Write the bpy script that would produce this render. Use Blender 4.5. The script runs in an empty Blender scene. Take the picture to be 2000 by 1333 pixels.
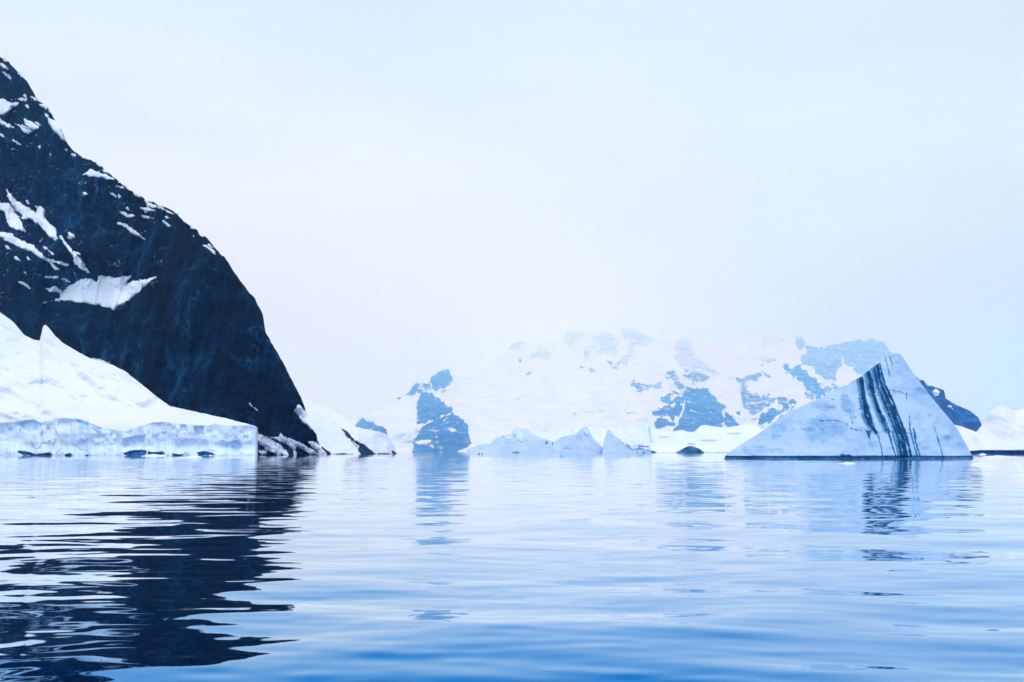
import bpy, math, random
import numpy as np

R = math.radians
SC = bpy.context.scene
COL = SC.collection
random.seed(7)

# ------------------------------------------------------------------ camera
CAM_H = 2.0                      # eye height above the water, metres (small boat)
FOC = 1944.0                     # focal length in photo pixels (35 mm lens)
HOR = 883.0                      # photo row of the horizon
TH = math.atan((HOR - 666.5) / FOC)
CT, ST = math.cos(TH), math.sin(TH)
cam_d = bpy.data.cameras.new('camera')
cam = bpy.data.objects.new('camera', cam_d)
COL.objects.link(cam)
cam.location = (0, 0, CAM_H)
cam.rotation_euler = (R(90) + TH, 0, 0)
cam_d.lens = FOC / 2000 * 36
cam_d.sensor_width = 36
cam_d.clip_start = 0.1
cam_d.clip_end = 60000
SC.camera = cam

# ------------------------------------------------------------------ sky, sun, exposure
SUN_EL, SUN_AZ = R(66), R(150)
w = bpy.data.worlds.new('World')
SC.world = w
w.use_nodes = True
nt = w.node_tree
nt.nodes.clear()


def N(tree, t, **kw):
    n = tree.nodes.new(t)
    for k, v in kw.items():
        setattr(n, k, v)
    return n


out = N(nt, 'ShaderNodeOutputWorld')
bg = N(nt, 'ShaderNodeBackground')
bg.inputs['Strength'].default_value = 0.1
sky = N(nt, 'ShaderNodeTexSky', sky_type='NISHITA', sun_disc=False)
sky.sun_elevation = SUN_EL
sky.sun_rotation = SUN_AZ
tc = N(nt, 'ShaderNodeTexCoord')
sep = N(nt, 'ShaderNodeSeparateXYZ')
nt.links.new(tc.outputs['Generated'], sep.inputs[0])
# overcast deck: whitest low down, a little bluer higher up
ramp = N(nt, 'ShaderNodeValToRGB')
ramp.color_ramp.interpolation = 'EASE'
e = ramp.color_ramp.elements
e[0].position = 0.0
e[0].color = (1.04, 1.90, 2.8, 1)
e[1].position = 0.5
e[1].color = (0.80, 0.92, 1.13, 1)
x = e.new(0.16)
x.color = (0.95, 1.07, 1.34, 1)
nt.links.new(sep.outputs['Z'], ramp.inputs[0])
# thicker cloud towards the right
mr = N(nt, 'ShaderNodeMapRange', interpolation_type='SMOOTHSTEP')
mr.inputs['From Min'].default_value = 0.0
mr.inputs['From Max'].default_value = 0.62
nt.links.new(sep.outputs['X'], mr.inputs['Value'])
mx = N(nt, 'ShaderNodeMix', data_type='RGBA', blend_type='MULTIPLY')
mx.inputs[7].default_value = (0.62, 0.76, 0.93, 1)
mz = N(nt, 'ShaderNodeMapRange', interpolation_type='SMOOTHSTEP')
mz.inputs['From Min'].default_value = 0.04
mz.inputs['From Max'].default_value = 0.34
mz.inputs['To Min'].default_value = 1.0
mz.inputs['To Max'].default_value = 0.35
nt.links.new(sep.outputs['Z'], mz.inputs['Value'])
mm = N(nt, 'ShaderNodeMath', operation='MULTIPLY')
nt.links.new(mr.outputs[0], mm.inputs[0])
nt.links.new(mz.outputs[0], mm.inputs[1])
nt.links.new(mm.outputs[0], mx.inputs[0])
nt.links.new(ramp.outputs[0], mx.inputs[6])
# faint cloud mottling
cn = N(nt, 'ShaderNodeTexNoise')
cn.inputs['Scale'].default_value = 3.0
cn.inputs['Detail'].default_value = 4
mp = N(nt, 'ShaderNodeMapping')
mp.inputs['Scale'].default_value = (1, 1, 3.5)
nt.links.new(tc.outputs['Generated'], mp.inputs[0])
nt.links.new(mp.outputs[0], cn.inputs['Vector'])
cm = N(nt, 'ShaderNodeMapRange')
cm.inputs['From Min'].default_value = 0.3
cm.inputs['From Max'].default_value = 0.7
cm.inputs['To Min'].default_value = 9.4
cm.inputs['To Max'].default_value = 10.4
nt.links.new(cn.outputs[0], cm.inputs['Value'])
sc_ = N(nt, 'ShaderNodeVectorMath', operation='SCALE')
nt.links.new(mx.outputs[2], sc_.inputs[0])
nt.links.new(cm.outputs[0], sc_.inputs['Scale'])
mix = N(nt, 'ShaderNodeMix', data_type='RGBA')
mix.inputs[0].default_value = 0.95         # 95 % cloud deck over the clear sky
nt.links.new(sky.outputs[0], mix.inputs[6])
nt.links.new(sc_.outputs[0], mix.inputs[7])
nt.links.new(mix.outputs[2], bg.inputs['Color'])
nt.links.new(bg.outputs[0], out.inputs['Surface'])

sun_d = bpy.data.lights.new('sun', 'SUN')
sun_d.energy = 1.05
sun_d.angle = R(40)
sun_d.color = (1.0, 0.985, 0.97)
sun = bpy.data.objects.new('sun', sun_d)
COL.objects.link(sun)
sun.rotation_euler = (R(90) - SUN_EL, 0, math.pi - SUN_AZ)
sun.location = (0, 0, 3000)

SC.view_settings.view_transform = 'Standard'
SC.view_settings.look = 'None'
SC.view_settings.exposure = 0.0
SC.view_settings.gamma = 1.0
SC.view_settings.use_curve_mapping = False
SC.render.engine = 'CYCLES'
SC.cycles.use_denoising = True
SC.cycles.max_bounces = 12
SC.cycles.volume_bounces = 8
SC.cycles.sample_clamp_indirect = 6


# ------------------------------------------------------------------ noise
def _hash(ix, iy, iz, seed):
    h = (ix.astype(np.int64) * 374761393 + iy.astype(np.int64) * 668265263
         + iz.astype(np.int64) * 2147483647 + seed * 974634777) & 0xFFFFFFFF
    h = ((h ^ (h >> 13)) * 1274126177) & 0xFFFFFFFF
    h = ((h ^ (h >> 16)) * 2246822519) & 0xFFFFFFFF
    return ((h ^ (h >> 15)) & 0xFFFFFF) / float(0xFFFFFF) * 2 - 1


def vnoise(x, y, seed=0):
    ix, iy = np.floor(x), np.floor(y)
    fx, fy = x - ix, y - iy
    fx = fx * fx * fx * (fx * (fx * 6 - 15) + 10)
    fy = fy * fy * fy * (fy * (fy * 6 - 15) + 10)
    z = np.zeros_like(ix)
    a = _hash(ix, iy, z, seed)
    b = _hash(ix + 1, iy, z, seed)
    c = _hash(ix, iy + 1, z, seed)
    d = _hash(ix + 1, iy + 1, z, seed)
    return (a * (1 - fx) + b * fx) * (1 - fy) + (c * (1 - fx) + d * fx) * fy


def fbm(x, y, oct=4, seed=0, gain=0.5, ridged=False):
    s, a, t = 0.0, 1.0, 0.0
    for k in range(oct):
        n = vnoise(x, y, seed + k * 17)
        if ridged:
            n = 1 - 2 * np.abs(n)
        s = s + a * n
        t += a
        a *= gain
        x, y = x * 2.03 + 11.3, y * 2.03 + 5.7
    return s / t


def smooth(a, b, x):
    t = np.clip((x - a) / (b - a), 0, 1)
    return t * t * (3 - 2 * t)


# ------------------------------------------------------------------ photo rays -> points of the place
def S_of(py):                     # rise per metre of distance for a photo row
    v = (666.5 - np.asarray(py, float)) / FOC
    return (ST + v * CT) / (CT - v * ST)


def X_of(px, S):                  # sideways metres per metre of distance
    v = np.tan(np.arctan(S) - TH)
    return ((np.asarray(px, float) - 1000) / FOC) / (CT - v * ST)


def py_of(S):
    return 666.5 - FOC * np.tan(np.arctan(S) - TH)


def P(px, S, d):
    return np.stack([X_of(px, S) * d, d + 0 * S, CAM_H + S * d], -1)


def sdist(px, py, poly):
    """signed distance in photo pixels, positive inside the outline"""
    p = np.asarray(poly, float)
    q = np.roll(p, -1, 0)
    best = np.full(px.shape, 1e9)
    inside = np.zeros(px.shape, bool)
    for (ax, ay), (bx, by) in zip(p, q):
        ex, ey = bx - ax, by - ay
        t = np.clip(((px - ax) * ex + (py - ay) * ey) / (ex * ex + ey * ey + 1e-9), 0, 1)
        best = np.minimum(best, np.hypot(px - ax - t * ex, py - ay - t * ey))
        if ay != by:
            c = ((ay > py) != (by > py)) & (px < ex * (py - ay) / ey + ax)
            inside ^= c
    return np.where(inside, best, -best)


# ------------------------------------------------------------------ object helpers
def link_mesh(name, verts, faces, mat, parent=None, base=None, attr=None, smooth_shade=True):
    v = np.asarray(verts, float)
    if base is None:
        base = np.array([v[:, 0].mean(), v[:, 1].min(), 0.0])
    if parent is not None:
        base = np.array(parent.location)
    v = v - base
    me = bpy.data.meshes.new(name)
    f = np.asarray(faces, np.int32)
    me.vertices.add(len(v))
    me.vertices.foreach_set('co', v.astype(np.float32).ravel())
    me.loops.add(f.size)
    me.loops.foreach_set('vertex_index', f.ravel())
    me.polygons.add(len(f))
    me.polygons.foreach_set('loop_start', np.arange(0, f.size, f.shape[1], dtype=np.int32))
    me.polygons.foreach_set('loop_total', np.full(len(f), f.shape[1], np.int32))
    if smooth_shade:
        me.polygons.foreach_set('use_smooth', np.ones(len(f), bool))
    me.update(calc_edges=True)
    me.validate()
    if attr is not None:
        for k, a in attr.items():
            la = me.attributes.new(k, 'FLOAT', 'POINT')
            la.data.foreach_set('value', np.asarray(a, np.float32).ravel())
    if mat:
        me.materials.append(mat)
    o = bpy.data.objects.new(name, me)
    COL.objects.link(o)
    if parent is not None:
        o.parent = parent
    else:
        o.location = base
    return o


def tag(o, label=None, cat=None, group=None, kind=None):
    if label:
        o['label'] = label
    if cat:
        o['category'] = cat
    if group:
        o['group'] = group
    if kind:
        o['kind'] = kind
    return o


def grid_faces(nc, nr, mask=None):
    i, j = np.meshgrid(np.arange(nc - 1), np.arange(nr - 1), indexing='ij')
    a = i * nr + j
    f = np.stack([a, a + nr, a + nr + 1, a + 1], -1)
    if mask is not None:
        f = f[mask]
    return f.reshape(-1, 4)


class Relief:
    """A body of rock, snow or ice: a surveyed front from the waterline up to its skyline, then a back that falls away."""

    def __init__(self, name, ridge, d0, ta, mat, step=4.0, rows=60, noise=None, base_py=None, ridge_noise=0.0, ridge_scale=9.0,
                 seed=0, back=0.8, back_rows=7, parent=None, bury=0.0, sink=1.2, label=None, cat=None, kind=None, group=None,
                 dents=(), pw=1.0):
        ridge = np.asarray(ridge, float)
        x0, x1 = ridge[0, 0], ridge[-1, 0]
        n = int(round((x1 - x0) / step)) + 1
        px = np.linspace(x0, x1, n)
        ry = np.interp(px, ridge[:, 0], ridge[:, 1])
        if ridge_noise:
            ry = ry + ridge_noise * fbm(px / ridge_scale, px * 0 + seed * 3.1, 5, seed + 5, 0.68)
        D0 = np.interp(px, [p[0] for p in d0], [p[1] for p in d0]) if not np.isscalar(d0) else np.full(n, float(d0))
        TA = np.interp(px, [p[0] for p in ta], [p[1] for p in ta]) if not np.isscalar(ta) else np.full(n, float(ta))
        Sw = -(CAM_H + sink) / D0
        if base_py is not None:
            Sb = S_of(np.interp(px, [p[0] for p in base_py], [p[1] for p in base_py]))
        else:
            Sb = Sw
        Sr = np.maximum(S_of(ry), Sb + 1e-5)
        t = np.linspace(0, 1, rows) ** pw
        S = Sb[:, None] + (Sr - Sb)[:, None] * t[None]
        PX = np.repeat(px[:, None], rows, 1)
        PY = py_of(S)
        D = D0[:, None] * TA[:, None] / np.maximum(TA[:, None] - (S - Sw[:, None]), 0.02)
        if noise is not None:
            D = D + noise(PX, PY, D)
        for poly, depth, soft in dents:
            D = D + depth * smooth(-soft * 0.3, soft, sdist(PX, PY, poly))
        self.px, self.t, self.D, self.Sb, self.Sr, self.step = px, t, D, Sb, Sr, (x1 - x0) / (n - 1)
        V = P(PX, S, D)
        if bury:
            extra = [P(px, Sr - 0.0005, D[:, -1] + bury)]
        else:
            extra = []
            top = V[:, -1]
            H = top[:, 2] + sink
            run = H / back
            ang = X_of(px, Sr)
            for k in range(1, back_rows + 1):
                u = k / back_rows
                dd = top[:, 1] + run * u
                z = top[:, 2] - H * (u ** 0.9) + H * 0.04 * fbm(px / 25, px * 0 + k * 1.7, 3, seed + 9) * (1 - u)
                extra.append(np.stack([ang * dd, dd, z], -1))
        for q in extra:
            V = np.concatenate([V, q[:, None]], 1)
        nr = V.shape[1]
        self.obj = link_mesh(name, V.reshape(-1, 3), grid_faces(n, nr), mat, parent)
        tag(self.obj, label, cat, group, kind)

    def depth(self, px, S):
        """distance of the built surface (interpolated in its own grid)"""
        f = np.clip((px - self.px[0]) / self.step, 0, len(self.px) - 1.001)
        i = f.astype(int)
        a = f - i
        sb = self.Sb[i] * (1 - a) + self.Sb[i + 1] * a
        sr = self.Sr[i] * (1 - a) + self.Sr[i + 1] * a
        tt = np.clip((S - sb) / (sr - sb + 1e-12), 0, 1)
        g = np.interp(tt, self.t, np.arange(len(self.t)))
        g = np.clip(g, 0, len(self.t) - 1.001)
        j = g.astype(int)
        b = g - j
        D = self.D
        return ((D[i, j] * (1 - a) + D[i + 1, j] * a) * (1 - b) + (D[i, j + 1] * (1 - a) + D[i + 1, j + 1] * a) * b)

    def patch(self, name, poly, mat, A=None, width=3.0, rag=1.5, rag_scale=6.0, step=2.0, relief=0.0, seed=0, parent=None, label=None, fill=0, soft=1.3):
        """a layer lying on this body (snow on rock, rock showing through snow): its rim dips into the body"""
        p = np.asarray(poly, float)
        m = width * 2.2 + rag
        x0, y0 = p.min(0) - m
        x1, y1 = p.max(0) + m
        x0, x1 = max(x0, self.px[0]), min(x1, self.px[-1])
        nx, ny = max(int((x1 - x0) / step) + 2, 5), max(int((y1 - y0) / step) + 2, 5)
        PX, PY = np.meshgrid(np.linspace(x0, x1, nx), np.linspace(y1, y0, ny), indexing='ij')
        sd = sdist(PX, PY, p)
        sd = sd + rag * fbm(PX / rag_scale, PY / rag_scale, 5, seed + 31, 0.66) * 1.7 + 0.12 * rag
        S = S_of(PY)
        ry = np.interp(PX, self.px, self.Sr)
        S = np.minimum(S, ry + 0.00015)
        D = self.depth(PX, S)
        if A is None:
            A = np.median(D) * 0.0035
        if fill:
            B = D
            q = max(int(fill / step), 1)
            for ax in (0, 1):
                pad = [(q, q) if k == ax else (0, 0) for k in (0, 1)]
                c = np.cumsum(np.pad(B, pad, mode='edge'), ax)
                z = np.zeros_like(np.take(c, [0], ax))
                c = np.concatenate([z, c], ax)
                n_ = B.shape[ax]
                B = (np.take(c, np.arange(2 * q + 1, 2 * q + 1 + n_), ax) - np.take(c, np.arange(n_), ax)) / (2 * q + 1)
            D = D + (np.minimum(B, D) - D) * smooth(0, fill * 0.7, sd)
        off = A * np.tanh(sd / width)
        if relief:
            off = off + relief * fbm(PX / 14, PY / 9, 4, seed + 3, 0.55, ridged=True) * smooth(0, width * 2, sd)
        V = P(PX, S, D - off)
        far = sd < -width * 1.6
        keep = ~(far[:-1, :-1] & far[1:, :-1] & far[:-1, 1:] & far[1:, 1:])
        if keep.sum() < 2:
            return None
        F = grid_faces(nx, ny, keep)
        used = np.unique(F)
        re = np.full(nx * ny, -1)
        re[used] = np.arange(len(used))
        edge = np.clip(sd / soft, 0, 1).reshape(-1)[used]
        o = link_mesh(name, V.reshape(-1, 3)[used], re[F], mat, parent or self.obj, attr={'edge': edge})
        if label:
            o['label'] = label
        return o


# ------------------------------------------------------------------ materials
def mat_new(name):
    m = bpy.data.materials.new(name)
    m.use_nodes = True
    t = m.node_tree
    t.nodes.clear()
    o = N(t, 'ShaderNodeOutputMaterial')
    return m, t, o


def bsdf(t, o, rough=0.8, spec=0.3):
    b = N(t, 'ShaderNodeBsdfPrincipled')
    b.inputs['Roughness'].default_value = rough
    b.inputs['Specular IOR Level'].default_value = spec
    t.links.new(b.outputs[0], o.inputs['Surface'])
    return b


def noise_node(t, scale, detail=6, rough=0.6, stretch=(1, 1, 1), dist=0.0):
    c = N(t, 'ShaderNodeTexCoord')
    m = N(t, 'ShaderNodeMapping')
    m.inputs['Scale'].default_value = stretch
    t.links.new(c.outputs['Object'], m.inputs[0])
    n = N(t, 'ShaderNodeTexNoise')
    n.inputs['Scale'].default_value = scale
    n.inputs['Detail'].default_value = detail
    n.inputs['Roughness'].default_value = rough
    n.inputs['Distortion'].default_value = dist
    t.links.new(m.outputs[0], n.inputs['Vector'])
    return n


def ramp_node(t, src, stops):
    r = N(t, 'ShaderNodeValToRGB')
    el = r.color_ramp.elements
    el[0].position, el[0].color = stops[0][0], (*stops[0][1], 1)
    el[1].position, el[1].color = stops[-1][0], (*stops[-1][1], 1)
    for p, c in stops[1:-1]:
        q = el.new(p)
        q.color = (*c, 1)
    t.links.new(src, r.inputs[0])
    return r


def mixc(t, fac, a, b, mode='MIX'):
    m = N(t, 'ShaderNodeMix', data_type='RGBA', blend_type=mode)
    for sock, val in ((0, fac), (6, a), (7, b)):
        if hasattr(val, 'links'):
            t.links.new(val, m.inputs[sock])
        elif sock == 0:
            m.inputs[0].default_value = val
        else:
            m.inputs[sock].default_value = (*val, 1)
    return m.outputs[2]


def bump(t, b, src, strength, dist):
    n = N(t, 'ShaderNodeBump')
    n.inputs['Strength'].default_value = strength
    n.inputs['Distance'].default_value = dist
    t.links.new(src, n.inputs['Height'])
    t.links.new(n.outputs[0], b.inputs['Normal'])
    return n


def rock_mat(name, dark, mid, light, s, bd, snow=None, contrast=1.0, snowline=None):
    m, t, o = mat_new(name)
    b = bsdf(t, o, 0.95, 0.04)
    n1 = noise_node(t, s, 10, 0.76, (1, 1, 0.6), 0.1)
    n2 = noise_node(t, s * 8, 7, 0.85, (1, 1, 0.7))
    n3 = noise_node(t, s * 0.25, 5, 0.65, (1, 1, 0.8), 0.1)
    c1 = ramp_node(t, n1.outputs[0], [(0.36, dark), (0.52, mid), (0.68, light)])
    c2 = ramp_node(t, n2.outputs[0], [(0.32, (0.3, 0.3, 0.3)), (0.68, (1.8, 1.8, 1.8))])
    lo, hi = 1 - 0.62 * contrast, 1 + 0.75 * contrast
    c3 = ramp_node(t, n3.outputs[0], [(0.38, (lo, lo, lo)), (0.62, (hi, hi, hi))])
    c = mixc(t, 1.0, mixc(t, 1.0, c1.outputs[0], c2.outputs[0], 'MULTIPLY'), c3.outputs[0], 'MULTIPLY')
    # joints: thin dark clefts along the block edges
    tc_ = N(t, 'ShaderNodeTexCoord')
    mp_ = N(t, 'ShaderNodeMapping')
    mp_.inputs['Scale'].default_value = (1, 1, 0.45)
    mp_.inputs['Rotation'].default_value = (0.2, 0.5, 0.3)
    t.links.new(tc_.outputs['Object'], mp_.inputs[0])
    vo = N(t, 'ShaderNodeTexVoronoi', feature='DISTANCE_TO_EDGE')
    vo.inputs['Scale'].default_value = s * 1.6
    av = N(t, 'ShaderNodeVectorMath', operation='MULTIPLY_ADD')
    t.links.new(n1.outputs['Color'], av.inputs[0])
    av.inputs[1].default_value = (0.25 / s,) * 3
    t.links.new(mp_.outputs[0], av.inputs[2])
    t.links.new(av.outputs[0], vo.inputs['Vector'])
    cr = ramp_node(t, vo.outputs['Distance'], [(0.0, (0.3, 0.3, 0.3)), (0.09, (1, 1, 1))])
    c = mixc(t, 0.8, c, cr.outputs[0], 'MULTIPLY')
    ad = N(t, 'ShaderNodeMath', operation='MULTIPLY_ADD')
    t.links.new(n2.outputs[0], ad.inputs[0])
    ad.inputs[1].default_value = 0.35
    t.links.new(n1.outputs[0], ad.inputs[2])
    if snow:                     # snow lodged in the cracks and on the ledges
        n4 = noise_node(t, s * 2.4, 7, 0.68, (1.0, 0.5, 1.6), 1.0)
        k = ramp_node(t, n4.outputs[0], [(snow, (0, 0, 0)), (snow + 0.06, (1, 1, 1))])
        fac = k.outputs[0]
        if snowline:             # only the heights keep it
            gz = N(t, 'ShaderNodeNewGeometry')
            sz = N(t, 'ShaderNodeSeparateXYZ')
            t.links.new(gz.outputs['Position'], sz.inputs[0])
            zr = N(t, 'ShaderNodeMapRange', interpolation_type='SMOOTHSTEP')
            zr.inputs['From Min'].default_value, zr.inputs['From Max'].default_value = snowline
            t.links.new(sz.outputs['Z'], zr.inputs['Value'])
            zm = N(t, 'ShaderNodeMath', operation='MULTIPLY')
            t.links.new(fac, zm.inputs[0])
            t.links.new(zr.outputs[0], zm.inputs[1])
            fac = zm.outputs[0]
        c = mixc(t, fac, c, (0.86, 0.90, 0.95))
    t.links.new(c, b.inputs['Base Color'])
    bump(t, b, ad.outputs[0], 1.0, bd)
    return m


def snow_mat(name, a, bcol, s, bd, rough=0.75, stretch=(1, 1, 2.2)):
    m, t, o = mat_new(name)
    b = bsdf(t, o, rough, 0.2)
    n1 = noise_node(t, s, 7, 0.6, stretch, 0.6)
    n2 = noise_node(t, s * 6, 5, 0.6)
    c1 = ramp_node(t, n1.outputs[0], [(0.34, bcol), (0.62, a)])  # bluish stop puts soft relief shading into the snow colour
    t.links.new(c1.outputs[0], b.inputs['Base Color'])
    ad = N(t, 'ShaderNodeMath', operation='MULTIPLY_ADD')
    t.links.new(n2.outputs[0], ad.inputs[0])
    ad.inputs[1].default_value = 0.22
    t.links.new(n1.outputs[0], ad.inputs[2])
    bump(t, b, ad.outputs[0], 0.6, bd)
    return m


def ice_mat(name, white, blue, deep, s, bd, flute=1.0):
    """compact glacier ice: white crust, blue where it is clean, fine vertical flutes"""
    m, t, o = mat_new(name)
    b = bsdf(t, o, 0.42, 0.35)
    n1 = noise_node(t, s, 6, 0.6, (1, 1, 1.3), 0.8)
    n2 = noise_node(t, s * 5, 6, 0.65, (1.4, 1.4, 0.35))
    n3 = noise_node(t, s * 2.2, 5, 0.7, (1, 1, 0.6), 1.5)
    c1 = ramp_node(t, n1.outputs[0], [(0.36, blue), (0.60, white)])
    c2 = ramp_node(t, n2.outputs[0], [(0.25, (0.80, 0.89, 0.97)), (0.5, (1, 1, 1))])
    c = mixc(t, 1.0, c1.outputs[0], c2.outputs[0], 'MULTIPLY')
    k = ramp_node(t, n3.outputs[0], [(0.25, (1, 1, 1)), (0.33, (0, 0, 0))])
    c = mixc(t, k.outputs[0], c, deep)
    t.links.new(c, b.inputs['Base Color'])
    ad = N(t, 'ShaderNodeMath', operation='MULTIPLY_ADD')
    t.links.new(n2.outputs[0], ad.inputs[0])
    ad.inputs[1].default_value = 0.35 * flute
    t.links.new(n1.outputs[0], ad.inputs[2])
    bump(t, b, ad.outputs[0], 0.7, bd)
    return m


def band_mat(name, host, dark, s, midc=(0.10, 0.34, 0.62)):
    """dirty ice layer: fades into the host ice along its rim, streaked along its length"""
    m, t, o = mat_new(name)
    b = bsdf(t, o, 0.6, 0.04)
    at = N(t, 'ShaderNodeAttribute', attribute_name='edge')
    n = noise_node(t, s, 3, 0.55, (2.0, 1, 0.12))
    n2 = noise_node(t, s * 3, 5, 0.7, (1, 1, 0.8))
    ad = N(t, 'ShaderNodeMath', operation='MULTIPLY_ADD')
    t.links.new(n.outputs[0], ad.inputs[0])
    ad.inputs[1].default_value = 2.0
    ad.inputs[2].default_value = -0.02
    mu = N(t, 'ShaderNodeMath', operation='MULTIPLY', use_clamp=True)
    t.links.new(ad.outputs[0], mu.inputs[0])
    pw = N(t, 'ShaderNodeMath', operation='POWER')
    t.links.new(at.outputs['Fac'], pw.inputs[0])
    pw.inputs[1].default_value = 0.7
    t.links.new(pw.outputs[0], mu.inputs[1])
    d2 = ramp_node(t, n2.outputs[0], [(0.3, (0.75, 0.75, 0.75)), (0.7, (1.2, 1.2, 1.2))])
    c1 = ramp_node(t, mu.outputs[0], [(0.0, host), (0.35, tuple(0.35 * h + 0.65 * q for h, q in zip(host, midc))), (0.75, tuple(min(2.2 * v, 0.6 * v + 0.4 * q) for v, q in zip(dark, midc))), (1.0, dark)])
    c = mixc(t, 1.0, c1.outputs[0], d2.outputs[0], 'MULTIPLY')
    t.links.new(c, b.inputs['Base Color'])
    bump(t, b, n.outputs[0], 0.4, 0.3)
    return m


M_CLIFF = rock_mat('cliff_rock', (0.0001, 0.002, 0.009), (0.0005, 0.013, 0.040), (0.010, 0.11, 0.23), 0.05, 6.0, 0.63, 1.15, (80.0, 210.0))
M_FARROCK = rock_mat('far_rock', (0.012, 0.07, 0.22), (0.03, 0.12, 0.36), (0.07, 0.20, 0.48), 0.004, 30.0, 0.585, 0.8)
M_SHORE = rock_mat('shore_rock', (0.004, 0.016, 0.036), (0.010, 0.036, 0.070), (0.024, 0.08, 0.13), 0.12, 1.0)
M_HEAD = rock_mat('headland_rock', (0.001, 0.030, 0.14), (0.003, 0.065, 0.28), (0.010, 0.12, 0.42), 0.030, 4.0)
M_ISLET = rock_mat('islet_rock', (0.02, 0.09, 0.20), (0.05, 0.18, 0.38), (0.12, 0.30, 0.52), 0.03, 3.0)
M_SNOW = snow_mat('snow', (0.855, 0.855, 0.89), (0.75, 0.785, 0.86), 0.014, 2.0, stretch=(1, 1, 1.3))
M_SNOWP = snow_mat('snow_patch', (0.88, 0.90, 0.93), (0.80, 0.85, 0.92), 0.08, 0.5)
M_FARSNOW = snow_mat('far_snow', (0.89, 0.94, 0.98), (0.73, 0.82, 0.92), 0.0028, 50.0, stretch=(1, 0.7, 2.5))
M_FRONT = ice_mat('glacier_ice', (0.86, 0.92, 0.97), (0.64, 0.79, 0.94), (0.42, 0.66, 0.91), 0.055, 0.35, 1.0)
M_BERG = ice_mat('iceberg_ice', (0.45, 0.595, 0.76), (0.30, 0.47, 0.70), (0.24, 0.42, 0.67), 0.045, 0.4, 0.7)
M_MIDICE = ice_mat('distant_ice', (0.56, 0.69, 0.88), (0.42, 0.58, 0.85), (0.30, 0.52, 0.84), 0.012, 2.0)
M_HAZED = rock_mat('hazed_rock', (0.34, 0.44, 0.58), (0.60, 0.68, 0.79), (0.85, 0.90, 0.95), 0.004, 30.0, 0.50, 0.4)  # summit rock paled: the fade into haze is put into its colour
M_HAZED2 = rock_mat('half_hazed_rock', (0.07, 0.12, 0.22), (0.16, 0.23, 0.36), (0.42, 0.50, 0.64), 0.004, 30.0, 0.53, 0.6)  # rock lower down, part of the haze fade painted into its colour
M_PALEBLUE = ice_mat('pale_blue_ice', (0.70, 0.82, 0.94), (0.55, 0.73, 0.92), (0.25, 0.52, 0.86), 0.16, 0.5, 2.0)
M_BLUE = ice_mat('blue_ice', (0.36, 0.64, 0.93), (0.20, 0.50, 0.88), (0.06, 0.30, 0.70), 0.3, 0.4)
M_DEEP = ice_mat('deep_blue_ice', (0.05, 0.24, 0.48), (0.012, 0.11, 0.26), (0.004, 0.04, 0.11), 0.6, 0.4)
M_BAND = band_mat('dirty_ice', (0.42, 0.55, 0.74), (0.001, 0.042, 0.115), 0.5)
M_THIN = band_mat('faint_dirty_ice', (0.42, 0.55, 0.74), (0.015, 0.11, 0.26), 0.5)
M_FAINT = band_mat('clear_blue_ice', (0.40, 0.545, 0.735), (0.27, 0.45, 0.68), 0.2, (0.33, 0.50, 0.71))
M_HALO = band_mat('halo_blue_ice', (0.42, 0.56, 0.74), (0.06, 0.20, 0.38), 0.4, (0.19, 0.37, 0.60))
M_FLOE = snow_mat('floe_ice', (0.90, 0.94, 0.98), (0.75, 0.86, 0.97), 0.6, 0.1)


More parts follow.
